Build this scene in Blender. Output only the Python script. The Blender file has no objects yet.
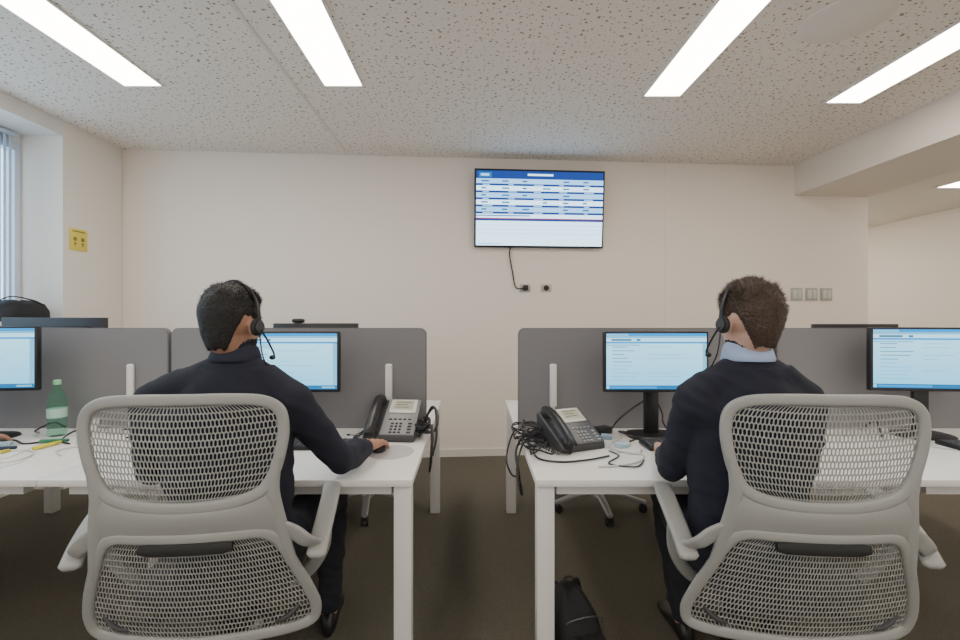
import bpy, math, random
import numpy as np
from mathutils import Vector, Matrix, noise
random.seed(4)
V=Vector
COL=bpy.context.scene.collection
CAMZ=1.32
# ------------------------------------------------------------ materials
MC={}
def mat(name,col,rough=.6,metal=0,bump=0,bscale=60,var=0,emit=0,spec=.5):
    if name in MC: return MC[name]
    m=bpy.data.materials.new(name); m.use_nodes=True
    nt=m.node_tree; b=nt.nodes['Principled BSDF']
    b.inputs['Base Color'].default_value=(*col,1); b.inputs['Roughness'].default_value=rough
    b.inputs['Metallic'].default_value=metal; b.inputs['Specular IOR Level'].default_value=spec
    if emit:
        b.inputs['Emission Color'].default_value=(*col,1); b.inputs['Emission Strength'].default_value=emit
    if bump or var:
        tc=nt.nodes.new('ShaderNodeTexCoord'); n=nt.nodes.new('ShaderNodeTexNoise')
        n.inputs['Scale'].default_value=bscale; n.inputs['Detail'].default_value=4
        nt.links.new(tc.outputs['Object'],n.inputs['Vector'])
        if bump:
            bp=nt.nodes.new('ShaderNodeBump'); bp.inputs['Strength'].default_value=bump; bp.inputs['Distance'].default_value=.01
            nt.links.new(n.outputs['Fac'],bp.inputs['Height']); nt.links.new(bp.outputs['Normal'],b.inputs['Normal'])
        if var:
            r=nt.nodes.new('ShaderNodeValToRGB')
            r.color_ramp.elements[0].position=.3; r.color_ramp.elements[1].position=.7
            r.color_ramp.elements[0].color=(*[c*(1-var) for c in col],1)
            r.color_ramp.elements[1].color=(*[min(1,c*(1+var)) for c in col],1)
            nt.links.new(n.outputs['Fac'],r.inputs['Fac']); nt.links.new(r.outputs['Color'],b.inputs['Base Color'])
    MC[name]=m; return m
def emat(name,col,s=1.0):
    if name in MC: return MC[name]
    m=bpy.data.materials.new(name); m.use_nodes=True; nt=m.node_tree; nt.nodes.clear()
    e=nt.nodes.new('ShaderNodeEmission'); e.inputs[0].default_value=(*col,1); e.inputs[1].default_value=s
    o=nt.nodes.new('ShaderNodeOutputMaterial'); nt.links.new(e.outputs[0],o.inputs[0]); MC[name]=m; return m

WALL=mat('wall_paint',(.89,.79,.69),.8,bump=.03,bscale=180,var=.012)
WALLW=mat('side_wall_paint',(.80,.79,.77),.8,bump=.03,bscale=180)
BEAM=mat('beam_paint',(.80,.73,.64),.8)
TRIMM=mat('baseboard_paint',(.82,.76,.69),.5)
WHITE=mat('white_laminate',(.82,.80,.77),.35)
WMETAL=mat('white_metal',(.76,.74,.72),.4)
FABRIC=mat('grey_screen_fabric',(.225,.218,.226),.9,bump=.25,bscale=700,var=.08)
SCRFR=mat('screen_edge',(.16,.155,.16),.6)
CHAIR=mat('chair_grey_plastic',(.335,.34,.325),.42,bump=.02,bscale=300)
NET=mat('chair_net_plastic',(.34,.345,.325),.5)
SEATM=mat('seat_fabric',(.05,.05,.052),.9,bump=.3,bscale=500)
BLACK=mat('black_plastic',(.012,.012,.014),.35)
BLACKR=mat('black_rubber',(.02,.02,.02),.7)
DGREY=mat('dark_grey_plastic',(.05,.05,.055),.5)
SILVER=mat('silver_plastic',(.45,.45,.46),.35,metal=.3)
def ceiling_mat():
    m=bpy.data.materials.new('perforated_ceiling'); m.use_nodes=True; nt=m.node_tree; b=nt.nodes['Principled BSDF']
    b.inputs['Roughness'].default_value=.85
    tc=nt.nodes.new('ShaderNodeTexCoord')
    def layer(scale,rmin,rmax,off,stretch):
        mp=nt.nodes.new('ShaderNodeMapping'); mp.inputs['Location'].default_value=off; mp.inputs['Scale'].default_value=stretch
        nt.links.new(tc.outputs['Object'],mp.inputs['Vector'])
        v=nt.nodes.new('ShaderNodeTexVoronoi'); v.voronoi_dimensions='2D'; v.inputs['Scale'].default_value=scale
        nt.links.new(mp.outputs[0],v.inputs['Vector'])
        sp=nt.nodes.new('ShaderNodeSeparateColor'); nt.links.new(v.outputs['Color'],sp.inputs[0])
        mr=nt.nodes.new('ShaderNodeMapRange'); mr.inputs['To Min'].default_value=rmin; mr.inputs['To Max'].default_value=rmax
        nt.links.new(sp.outputs[0],mr.inputs['Value'])
        sb=nt.nodes.new('ShaderNodeMath'); sb.operation='SUBTRACT'
        nt.links.new(mr.outputs[0],sb.inputs[0]); nt.links.new(v.outputs['Distance'],sb.inputs[1])
        sm=nt.nodes.new('ShaderNodeMapRange'); sm.inputs['From Min'].default_value=-.02; sm.inputs['From Max'].default_value=.025
        nt.links.new(sb.outputs[0],sm.inputs['Value']); return sm
    a=layer(19,.04,.175,(0,0,0),(1,1.25,1)); c=layer(28,-.06,.16,(3.3,1.7,0),(1.3,1,1))
    mx=nt.nodes.new('ShaderNodeMath'); mx.operation='MAXIMUM'
    nt.links.new(a.outputs[0],mx.inputs[0]); nt.links.new(c.outputs[0],mx.inputs[1])
    mix=nt.nodes.new('ShaderNodeMix'); mix.data_type='RGBA'
    mix.inputs['A'].default_value=(.84,.78,.71,1); mix.inputs['B'].default_value=(.29,.215,.165,1)
    nt.links.new(mx.outputs[0],mix.inputs['Factor']); nt.links.new(mix.outputs['Result'],b.inputs['Base Color'])
    return m
CEIL=ceiling_mat()
CARPET=mat('carpet',(.122,.110,.080),.9,bump=.5,bscale=230,var=.26)

# ------------------------------------------------------------ mesh builder
class B:
    def __init__(s): s.v=[];s.f=[];s.m=[]
    def add(s,vs,fs,mi=0):
        o=len(s.v); s.v+= [tuple(v) for v in vs]; s.f+=[tuple(i+o for i in f) for f in fs]; s.m+=[mi]*len(fs); return s
    def box(s,c,sz,mi=0,bev=0,rot=None,seg=2):
        import bmesh
        bm=bmesh.new(); bmesh.ops.create_cube(bm,size=1)
        for v in bm.verts: v.co=V((v.co.x*sz[0],v.co.y*sz[1],v.co.z*sz[2]))
        if bev: bmesh.ops.bevel(bm,geom=list(bm.edges),offset=bev,segments=seg,profile=.5,affect='EDGES')
        bm.verts.index_update()
        M=(rot.to_4x4() if rot else Matrix.Identity(4)); c=V(c)
        vs=[M@v.co+c for v in bm.verts]; fs=[[v.index for v in f.verts] for f in bm.faces]; bm.free()
        return s.add(vs,fs,mi)
    def loft(s,rings,mi=0,cap=True,closed=False):
        n=len(rings[0]); vs=[p for r in rings for p in r]; fs=[]
        R=len(rings)
        for i in range(R if closed else R-1):
            j=(i+1)%R
            for k in range(n):
                l=(k+1)%n; fs.append((i*n+k,i*n+l,j*n+l,j*n+k))
        if cap and not closed:
            fs.append(tuple(range(n))[::-1]); fs.append(tuple((R-1)*n+k for k in range(n)))
        return s.add(vs,fs,mi)
    def sweep(s,path,ra,rb=None,ref=(0,0,1),closed=False,n=10,mi=0,sq=1.0):
        rb=ra if rb is None else rb; P=[V(p) for p in path]; N=len(P); rings=[]
        S=lambda c: math.copysign(abs(c)**sq,c)
        for i,p in enumerate(P):
            a=P[(i-1)%N] if (closed or i>0) else P[0]; b=P[(i+1)%N] if (closed or i<N-1) else P[-1]
            t=(b-a).normalized(); rf=V(ref)
            if abs(t.dot(rf.normalized()))>.97: rf=V((1,0,0)) if abs(t.x)<.9 else V((0,1,0))
            sd=t.cross(rf).normalized(); up=sd.cross(t)
            A=ra[i] if isinstance(ra,(list,tuple)) else ra; Bv=rb[i] if isinstance(rb,(list,tuple)) else rb
            rings.append([p+sd*A*S(math.cos(2*math.pi*k/n))+up*Bv*S(math.sin(2*math.pi*k/n)) for k in range(n)])
        return s.loft(rings,mi,True,closed)
    def cyl(s,a,b,r,r2=None,n=24,mi=0,bev=0):
        r2=r if r2 is None else r2; a=V(a);b=V(b); t=(b-a)
        if bev: 
            d=t.normalized()*bev
            return s.sweep([a,a+d,b-d,b],[r-bev,r,r2,r2-bev],n=n,mi=mi)
        return s.sweep([a,b],[r,r2],n=n,mi=mi)
    def ell(s,c,r,mi=0,M=None,nu=20,nv=14):
        c=V(c); M=M or Matrix.Identity(3); vs=[];fs=[]
        vs.append(c+M@V((0,0,-r[2])))
        for j in range(1,nv):
            ph=-math.pi/2+math.pi*j/nv
            for i in range(nu):
                th=2*math.pi*i/nu
                vs.append(c+M@V((r[0]*math.cos(ph)*math.cos(th),r[1]*math.cos(ph)*math.sin(th),r[2]*math.sin(ph))))
        vs.append(c+M@V((0,0,r[2])))
        for i in range(nu): fs.append((0,1+(i+1)%nu,1+i))
        for j in range(nv-2):
            for i in range(nu):
                k=(i+1)%nu; fs.append((1+j*nu+i,1+j*nu+k,1+(j+1)*nu+k,1+(j+1)*nu+i))
        t=len(vs)-1
        for i in range(nu): fs.append((t,1+(nv-2)*nu+i,1+(nv-2)*nu+(i+1)%nu))
        return s.add(vs,fs,mi)
    def lathe(s,prof,c=(0,0,0),n=28,mi=0):
        c=V(c); rings=[[c+V((r*math.cos(2*math.pi*k/n),r*math.sin(2*math.pi*k/n),z)) for k in range(n)] for r,z in prof]
        return s.loft(rings,mi)
    def mesh(s,name):
        me=bpy.data.meshes.new(name); me.from_pydata(s.v,[],s.f); me.update(); return me
    def obj(s,name,mats,parent=None,ang=35,label=None):
        me=s.mesh(name)
        for m in (mats if isinstance(mats,list) else [mats]): me.materials.append(m)
        me.polygons.foreach_set('material_index',s.m)
        me.shade_smooth(); me.set_sharp_from_angle(angle=math.radians(ang))
        o=bpy.data.objects.new(name,me); COL.objects.link(o)
        if parent: o.parent=parent
        if label: o['label']=label
        return o
def tag(o,label,cat,group=None):
    o['label']=label;o['category']=cat
    if group:o['group']=group
    return o
def root(name,label,cat,loc=(0,0,0),rz=0,group=None,rot=None):
    o=bpy.data.objects.new(name,None); o.empty_display_size=.1; COL.objects.link(o)
    o.location=loc; o.rotation_euler=rot or (0,0,rz); tag(o,label,cat,group); return o
def struct(o): o['kind']='structure'; return o
def copy_thing(r,loc,rz=None,label=None):
    def rec(o,p):
        c=o.copy(); COL.objects.link(c)
        if p: c.parent=p
        for ch in list(o.children): 
            rec(ch,c)
        return c
    c=rec(r,None); c.location=loc
    if rz is not None: c.rotation_euler=(0,0,rz)
    if label: c['label']=label
    return c
def smooth(pts,sub=6,closed=False):
    P=[V(p) for p in pts]; N=len(P); out=[]
    for i in range(N if closed else N-1):
        p0=P[(i-1)%N] if (closed or i>0) else P[0]; p1=P[i]; p2=P[(i+1)%N]; p3=P[(i+2)%N] if (closed or i+2<N) else P[-1]
        for k in range(sub):
            t=k/sub
            out.append(.5*((2*p1)+(-p0+p2)*t+(2*p0-5*p1+4*p2-p3)*t*t+(-p0+3*p1-3*p2+p3)*t**3))
    if not closed: out.append(P[-1])
    return out
def Rx(a): return Matrix.Rotation(math.radians(a),3,'X')
def Rz(a): return Matrix.Rotation(math.radians(a),3,'Z')
def cable(pts,r,m,label,cat='cable',name='cable'):
    o=B().sweep(smooth(pts,8),r,n=8).obj(name,m); tag(o,label,cat); return o

# ------------------------------------------------------------ room
def sbox(name,x0,x1,y0,y1,z0,z1,m,bev=0):
    o=B().box((0,0,0),(x1-x0,y1-y0,z1-z0),bev=bev).obj(name,m); o.location=((x0+x1)/2,(y0+y1)/2,(z0+z1)/2); return struct(o)
CH=2.79
sbox('floor',-3.6,6.0,-2.5,8.0,-.1,0,CARPET)
sbox('ceiling',-3.6,3.18,-2.5,5.0,CH,CH+.1,CEIL)
YW=lambda x:4.17+.075*(x+3.08)
WROT=math.atan(.075)
def wallpt(x,off=0):
    n=V((math.sin(WROT),-math.cos(WROT),0)); return V((x,YW(x),0))+n*off
def prism(name,pts,z0,z1,m):
    n=len(pts); vs=[(x,y,z0) for x,y in pts]+[(x,y,z1) for x,y in pts]
    fs=[tuple(range(n))[::-1],tuple(range(n,2*n))]+[(i,(i+1)%n,n+(i+1)%n,n+i) for i in range(n)]
    return struct(B().add(vs,fs).obj(name,m))
prism('wall_back',[(-3.4,YW(-3.4)),(3.958,YW(3.958)),(3.94,YW(3.958)+.2),(-3.4,YW(-3.4)+.2)],0,CH,WALL)
prism('baseboard_back',[(-3.09,YW(-3.09)-.014),(3.95,YW(3.95)-.014),(3.95,YW(3.95)),(-3.09,YW(-3.09))],0,.07,TRIMM)
for i,x in enumerate((-.72,1.86)):
    prism('trim_%d'%(i+1),[(x-.003,YW(x)-.0015),(x+.003,YW(x)-.0015),(x+.003,YW(x)),(x-.003,YW(x))],.07,CH,mat('joint',(.82,.73,.64),.8))
sbox('wall_left',-3.42,-3.10,3.56,4.16,0,CH,mat('pier_paint',(.84,.79,.72),.8,bump=.03,bscale=180))
sbox('wall_left_recess',-3.6,-3.42,-2.5,3.75,0,1.20,WALLW)
sbox('wall_left_header',-3.42,-3.10,-2.5,3.56,2.68,CH,WALLW)
sbox('wall_left_upper',-3.6,-3.42,-2.5,3.75,2.62,CH,WALLW)
sbox('wall_left_side',-3.6,-3.42,3.56,3.75,1.20,2.62,WALLW)
sbox('baseboard_left',-3.42,-3.405,-2.5,3.54,0,.07,TRIMM)
sbox('baseboard_left_pier',-3.10,-3.087,3.56,4.15,0,.07,TRIMM)
wf=B()
for y in (3.53,2.42,1.2,.0): wf.box((-3.45,y,1.92),(.08,.05,1.38),bev=.006)
for z in (1.235,2.585): wf.box((-3.45,1.77,z),(.078,3.56,.07),bev=.006)
w=struct(wf.obj('window_1',mat('window_frame',(.62,.70,.80),.4)))
g=B().box((-3.48,1.77,1.92),(.01,3.5,1.30)).obj('window_glass',emat('daylight_glass',(.55,.78,1.0),3.2)); g.parent=w
struct(g)
sbox('trim_3',-3.42,-3.08,-2.5,3.56,1.235,1.275,mat('sill',(.78,.75,.71),.4))
bl=B()
for k in range(7): bl.box((-3.395,3.455-k*.04,1.97),(.004,.036,1.34),rot=Rz(25))
bl.box((-3.395,3.33,2.655),(.03,.32,.03))
o=bl.obj('window_blind',mat('blind',(.60,.72,.86),.6)); tag(o,'pale blue-white vertical blind slats drawn beside the window','window blind')
sbox('wall_beam',3.18,3.96,-2.5,4.72,2.50,CH+.1,BEAM)
sbox('ceiling_corridor',3.96,6.0,-2.5,8.0,2.60,2.7,mat('corridor_ceiling',(.86,.80,.72),.8))
sbox('wall_right',5.8,6.0,-2.5,8.0,0,2.6,mat('corridor_wall',(.92,.86,.77),.8))
sbox('wall_corridor_end',3.94,5.8,7.8,8.0,0,2.6,WALLW)
sbox('wall_corridor_inner',3.74,3.94,4.9,8.0,0,2.6,WALLW)
sbox('trim_4',-1.145,-1.125,-2.5,4.27,CH-.004,CH,mat('ceil_joint',(.72,.66,.60),.8))
LIGHT=emat('light_diffuser',(1.0,.91,.81),17.5)
LFR=mat('light_frame',(.80,.78,.75),.4)
def ceiling_light(x,y,w,l,z,label):
    r=root('ceiling_light',label,'ceiling light',(x,y,z),group='recessed linear ceiling lights')
    fr=B(); t=.012
    fr.box((-w/2-t/2,0,-.004),(t,l+2*t,.008)); fr.box((w/2+t/2,0,-.004),(t,l+2*t,.008))
    fr.box((0,-l/2-t/2,-.004),(w,t,.008)); fr.box((0,l/2+t/2,-.004),(w,t,.008))
    fr.obj('frame',LFR,r); B().box((0,0,-.003),(w,l,.005)).obj('diffuser',LIGHT,r)
    return r
lab='long white glowing light panel recessed in the perforated ceiling'
for x,y1 in ((-2.10,3.0),(-.82,3.0),(1.27,3.14),(2.56,3.24)):
    ceiling_light(x,y1-.75,.235,1.5,CH,lab)
    ceiling_light(x,y1-3.6,.235,1.5,CH,lab)
lc='glowing rectangular light panel in corridor ceiling'
ceiling_light(4.80,4.25,.3,.9,2.60,lc)
ceiling_light(4.9,1.2,.3,1.5,2.60,lc)  # out of view, added to bring more light into the corridor
ceiling_light(4.35,6.75,.3,1.5,2.60,lc)  # added lamp hidden behind the back wall, brightens the corridor wall
o=B().lathe([(.001,0),(.19,0),(.20,.006),(.20,.010)],(0,0,0)).obj('ceiling_speaker',mat('speaker_grille',(.80,.75,.69),.8,bump=.3,bscale=400)); o.location=(1.86,2.34,CH-.010)
tag(o,'flat round cream speaker grille flush in the ceiling','ceiling speaker')

# ------------------------------------------------------------ screens
def gmat(name,top,bot,s,h):
    m=bpy.data.materials.new(name); m.use_nodes=True; nt=m.node_tree; nt.nodes.clear()
    e=nt.nodes.new('ShaderNodeEmission'); e.inputs[1].default_value=s
    o=nt.nodes.new('ShaderNodeOutputMaterial'); nt.links.new(e.outputs[0],o.inputs[0])
    tc=nt.nodes.new('ShaderNodeTexCoord'); sx=nt.nodes.new('ShaderNodeSeparateXYZ'); nt.links.new(tc.outputs['Generated'],sx.inputs[0])
    r=nt.nodes.new('ShaderNodeValToRGB'); r.color_ramp.elements[0].color=(*bot,1); r.color_ramp.elements[1].color=(*top,1)
    nt.links.new(sx.outputs['Z'],r.inputs[0]); nt.links.new(r.outputs[0],e.inputs[0]); MC[name]=m; return m
C_WHITE=gmat('px_white',(.44,.82,1.0),(.18,.62,.92),2.0,1); C_PALE=emat('px_pale',(.22,.62,.92),1.5); C_BLUE=emat('px_blue',(.03,.30,.72),1.0)
C_NAVY=emat('px_navy',(.012,.05,.22),.9); C_TXT=emat('px_text',(.12,.36,.58),.95); C_CY=emat('px_cyan',(.02,.36,.88),1.5); C_RED=emat('px_red',(.6,.06,.20),.9)
C_TVW=emat('px_tv_white',(.56,.82,1.0),3.0); C_TVP=emat('px_tv_pale',(.30,.60,1.0),2.3); C_TVB=emat('px_tv_blue',(.03,.09,.42),1.1)
SM=[C_WHITE,C_PALE,C_BLUE,C_NAVY,C_TXT,C_CY,C_RED,C_TVW,C_TVP,C_TVB]
def screen(name,w,h,rects,parent,y=0,base=0,z0=0):
    b=B()
    def q(x0,x1,a,c,l,mi):
        yy=y-.0004*l; X=lambda u:(u-.5)*w; Z=lambda v:z0+(.5-v)*h
        b.add([(X(x0),yy,Z(c)),(X(x1),yy,Z(c)),(X(x1),yy,Z(a)),(X(x0),yy,Z(a))],[(0,1,2,3)],mi)
    q(0,1,0,1,0,base)
    for r in rects: q(*r)
    return b.obj(name,SM,parent)
def browser(var=0):
    R=[(0,1,0,.05,1,5),(0,.22,.008,.05,2,1),(0,1,.05,.085,1,1),(0,1,.15,.18,1,5),(0,1,.93,1,1,2),(.0,.03,.94,.99,2,0),(.04,.5,.948,.984,2,5),(.85,.98,.95,.98,2,1)]
    R+= [(.05,.25,.10,.135,2,4),(.3,.34,.10,.135,2,2)]
    rr=random.Random(var)
    for i in range(10):
        z=.24+i*.066; R.append((.06,.06+rr.uniform(.10,.30),z,z+.012,1,4 if i<5 else 1))
        if rr.random()<.6: R.append((.42,.42+rr.uniform(.1,.4),z,z+.010,1,1))
    R+=[(.0,.34,.20,.222,1,1),(.96,1,.18,.93,1,1)]
    return R
def monitor(x,y,rz,top,w=.49,h=.285,var=0,label=''):
    r=root('monitor',label,'monitor',(x,y,.7405),rz)
    zc=top-h/2-.7405
    b=B().box((0,0.012,zc),(w,.030,h),bev=.005); b.box((0,0.038,zc),(w*.75,.03,h*.7),bev=.01)
    b.obj('casing',BLACK,r)
    screen('screen',w-.022,h-.024,browser(var),r,y=-.0045,z0=zc+.003)
    b=B().box((0,0.065,(zc-.02)/2+.01),(.07,.022,zc-.02),bev=.006); b.box((0,0.052,zc-.02),(.08,.03,.08),bev=.006)
    b.obj('stand_neck',BLACK,r)
    b=B(); 
    rg=[]
    for z,s in ((0,1),(.008,1),(.014,.93)):
        rg.append([V((.12*s*math.copysign(abs(math.cos(a))**.6,math.cos(a)),.05+.085*s*math.copysign(abs(math.sin(a))**.6,math.sin(a)),z)) for a in [2*math.pi*k/28 for k in range(28)]])
    b.loft(rg); b.obj('stand_base',BLACK,r)
    return r
DT=.74
monitor(-2.28,2.16,math.radians(6),1.268,w=.52,h=.30,var=1,label='black-framed monitor with bright blue page beside green bottle')
monitor(-.865,2.20,0,1.243,var=2,label='black-framed monitor with a lit web page, partly behind a man')
monitor(.862,2.20,0,1.243,var=3,label='black-framed monitor with a pale lit web page on black stand')
monitor(2.15,2.20,math.radians(-6),1.262,w=.53,h=.30,var=4,label='black-framed monitor with lit web page, set at slight angle')
monitor(-2.42,2.74,math.pi,1.305,w=.60,h=.33,var=5,label='black monitor seen from behind above the grey screen')
monitor(-.905,2.74,math.pi,1.272,var=6,label='black monitor seen from behind with small webcam on top')
monitor(2.22,2.74,math.pi,1.268,var=7,label='black monitor seen from behind above the grey screen')
wc=B().box((0,0,.012),(.07,.03,.024),bev=.009,seg=3); wc.cyl((0,.012,.012),(0,.018,.012),.009); wc.box((0,.0,-.0),(.03,.035,.006),bev=.002)
o=wc.obj('webcam',BLACK); o.location=(-1.01,2.735,1.2745); tag(o,'small black webcam clipped on a monitor','webcam')
def tv():
    p=wallpt(.625,.085); r=root('wall_television','wall-mounted television showing blue and white call statistics table','television',(p.x,p.y,2.305))
    r.rotation_euler=(math.radians(4.5),0,WROT)
    W,H=1.22,.715
    B().box((0,.02,0),(W,.035,H),bev=.006).obj('casing',BLACK,r)
    B().box((0,.05,0),(.4,.05,.3),bev=.004).obj('wall_bracket',BLACKR,r)
    R=[(0,1,0,.105,1,9),(.40,.60,.035,.06,2,7),(.02,.12,.02,.09,2,2),(.035,.10,.04,.07,3,8)]
    y=.105; rr=random.Random(8)
    for i in range(5):
        R.append((0,1,y,y+.066,1,8 if i%2==0 else 7))
        for k in range(6):
            x=.04+k*.16; 
            if rr.random()<.75: R.append((x,x+rr.uniform(.03,.06),y+.022,y+.042,2,2))
        R.append((0,1,y+.066,y+.094,2,9))
        for k in range(5): R.append((.05+k*.2,.05+k*.2+rr.uniform(.03,.08),y+.074,y+.086,3,8))
        y+=.094
    R.append((.0,.42,y+.015,y+.030,2,2)); R.append((0,1,y+.055,y+.068,2,6)); R.append((0,1,y+.068,y+.092,2,9))
    y+=.095
    R.append((0,1,y,1,1,7)); R.append((0,1,y+.055,y+.060,2,8)); R.append((0,1,y+.11,y+.115,2,8)); R.append((0,1,y+.165,y+.17,2,8)); R.append((.02,.2,.97,.985,2,8))
    screen('screen',W-.03,H-.035,R,r,y=.001,base=7)
    return r
tv()
def wallplate(x,z,w,h,m,name,label,cat,extra=None,group=None):
    p=wallpt(x,0); r=root(name,label,cat,(p.x,p.y,z),WROT,group)
    B().box((0,-.006,0),(w,.012,h),bev=.003).obj('plate',m,r)
    if extra: extra(r)
    return r
SW=mat('switch_plate',(.42,.41,.36),.4)
def keys(r):
    B().box((-.024,-.0145,0),(.04,.006,.085),bev=.002).obj('rocker',mat('rocker',(.62,.60,.54),.4),r)
    B().box((.024,-.0145,0),(.04,.006,.085),bev=.002).obj('rocker',MC['rocker'],r)
for x in (3.20,3.355,3.51): wallplate(x,1.525,.12,.125,SW,'light_switch','small grey two-rocker switch plate on the cream wall','light switch',keys,'row of wall switch plates')
def sock(r):
    B().cyl((0,-.012,0),(0,-.020,0),.026,n=20).obj('outlet',BLACKR,r)
def plug(r):
    sock(r); B().box((0,-.035,0),(.05,.035,.05),bev=.008).obj('plug',BLACK,r)
SP=mat('socket_plate',(.5,.46,.40),.4)
wallplate(.50,1.575,.10,.07,SP,'wall_socket','wall socket with a black plug below the television','wall socket',plug)
wallplate(.70,1.575,.10,.07,SP,'wall_socket','wall socket with dark outlet below the television','wall socket',sock)
a=wallpt(.37,.05);b_=wallpt(.35,.02);c_=wallpt(.38,.016);d_=wallpt(.41,.02);e_=wallpt(.48,.045)
cable([(a.x,a.y,1.99),(b_.x,b_.y,1.90),(c_.x,c_.y,1.72),(d_.x,d_.y,1.58),(e_.x,e_.y,1.57)],.006,BLACK,'black power cable hanging from the television to the socket')
r=root('wall_sign','small yellow warning sign with two dark pictograms','sign',(-3.10,3.70,1.91),math.pi/2)
B().box((0,-.003,0),(.165,.006,.17),bev=.001).obj('sign_plate',mat('yellow_sign',(.80,.66,.10),.5),r)
b=B()
b.box((0,-.0065,.064),(.12,.001,.010)); 
for sx in(-.036,.036):
    b.cyl((sx,-.006,.004),(sx,-.0072,.004),.017,n=20); b.box((sx,-.0068,-.036),(.010,.001,.03)); b.box((sx,-.0068,-.03),(.026,.001,.008))
b.obj('pictogram',mat('sign_ink',(.25,.21,.05),.6),r)

# ------------------------------------------------------------ desks
def desk(x0,x1,y0,y1,outer_left,front,label):
    cx,cy=(x0+x1)/2,(y0+y1)/2; w=x1-x0; d=y1-y0
    r=root('desk',label,'desk',(cx,cy,0),group='white bench desks')
    B().box((0,0,DT-.0125),(w,d,.025),bev=.003).obj('tabletop',WHITE,r)
    s=-1 if outer_left else 1; fy=-1 if front else 1
    b=B().box((0,-d/2+.06,DT-.045),(w-.16,.04,.04)); b.box((0,d/2-.06,DT-.045),(w-.16,.04,.04))
    b.box((s*(w/2-.045),-fy*.035,DT-.045),(.04,d-.10,.038)); b.obj('under_frame',WMETAL,r)
    B().box((s*(w/2-.037),fy*(d/2-.045),(DT-.025)/2),(.062,.06,DT-.0252),bev=.003).obj('leg',WMETAL,r)
    B().box((-s*(w/2-.04),-fy*(d/2-.06),(DT-.025)/2),(.055,.055,DT-.0252),bev=.003).obj('leg',WMETAL,r)
    return r
for xs,ol in (((-1.53,-.21),False),((-2.855,-1.535),True),((.225,1.55),True),((1.555,2.88),False)):
    desk(xs[0],xs[1],1.652,2.41,ol,True,'white laminate desk with square white metal legs')
    desk(xs[0],xs[1],2.45,3.20,ol,False,'white laminate desk on the far side of the grey screen')
def divider(x0,x1,bx):
    w=x1-x0; r=root('desk_divider','grey fabric desk divider between facing white desks','desk divider',((x0+x1)/2,2.43,0),group='grey desk dividers')
    z0,z1=.66,1.253
    def shape(ins):
        hw=w/2-ins; t=z1-ins; bo=z0+ins; R=.035-ins*.5; pts=[(-hw,bo),(hw,bo)]
        for k in range(7):
            a=math.pi/2*k/6; pts.append((hw-R+R*math.cos(a),t-R+R*math.sin(a)))
        for k in range(7):
            a=math.pi/2+math.pi/2*k/6; pts.append((-hw+R+R*math.cos(a),t-R+R*math.sin(a)))
        return pts
    def slab(ins,th): return [[V((x,-th/2,z)) for x,z in shape(ins)],[V((x,th/2,z)) for x,z in shape(ins)]]
    B().loft(slab(.004,.036)).obj('fabric_panel',FABRIC,r)
    B().loft(slab(.0,.030)).obj('edge_trim',SCRFR,r)
    b=B().box((bx-(x0+x1)/2,-.029,.96),(.036,.022,.22),bev=.010,seg=3); b.box((bx-(x0+x1)/2,-.026,.80),(.020,.015,.10),bev=.004)
    b.obj('bracket',WMETAL,r,label='white upright bracket')
divider(-1.545,-.235,-.425); divider(-2.86,-1.56,-1.745); divider(.238,1.55,.415); divider(1.565,2.88,2.72)

# ------------------------------------------------------------ office chair
def yb(x,z): return -.28+.46*x*x-(z-.70)*.16+.25*(z-.74)**2
def interp_hw(prof,z):
    pr=sorted(prof,key=lambda p:p[1])
    if z<=pr[0][1]: return pr[0][0]
    for (xa,za),(xb,zb) in zip(pr,pr[1:]):
        if za<=z<=zb: return xa+(xb-xa)*(z-za)/max(1e-6,zb-za)
    return pr[-1][0]
UP=[(0,1.086),(.13,1.085),(.212,1.077),(.256,1.048),(.266,.99),(.255,.92),(.235,.86),(.200,.814),(.12,.788),(0,.780)]
LO=[(0,.690),(.13,.692),(.200,.690),(.244,.655),(.282,.565),(.314,.48),(.330,.40),(.295,.35),(.12,.335),(0,.33)]
def loop(pts):
    full=pts+[(-x,z) for x,z in reversed(pts[1:-1])]
    return [V((x,yb(x,z),z)) for x,z in [(p.x,p.y) for p in smooth([(a,c,0) for a,c in full],5,True)]]
def netpanel(pts,z0,z1,W,pw=.0108,ph=.0235,fx=.72,fz=.80):
    sm=[(abs(p.x),p.y) for p in smooth([(a,c,0) for a,c in pts],8)]
    idx={};vs=[];fs=[]
    def vert(x,z):
        k=(round(x,4),round(z,4))
        if k not in idx:
            idx[k]=len(vs); u=max(-1,min(1,x/W)); hw=interp_hw(sm,z); X=u*hw
            zz=z-.012*math.cos(u*math.pi/2)
            zz=max(z0,zz)
            vs.append((X,yb(X,zz)+.002,zz))
        return idx[k]
    rows=int((z1-z0+.012)/(ph*.80))+1; cols=int(2*W/pw)+2
    for r in range(rows):
        for c in range(cols):
            cx=-W+(c+.5*(r%2))*pw; cz=z0+r*ph*.80
            if abs(cx)>W+pw*.4 or cz>z1: continue
            a1,a2=ph*.5,ph*.3
            hx=[(0,a1),(pw/2,a2),(pw/2,-a2),(0,-a1),(-pw/2,-a2),(-pw/2,a2)]
            o=[vert(cx+a,cz+b) for a,b in hx]; i=[vert(cx+a*fx,cz+b*fz) for a,b in hx]
            for k in range(6):
                l=(k+1)%6
                if len({o[k],o[l],i[l],i[k]})==4: fs.append((o[k],i[k],i[l],o[l]))
    return vs,fs
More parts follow.
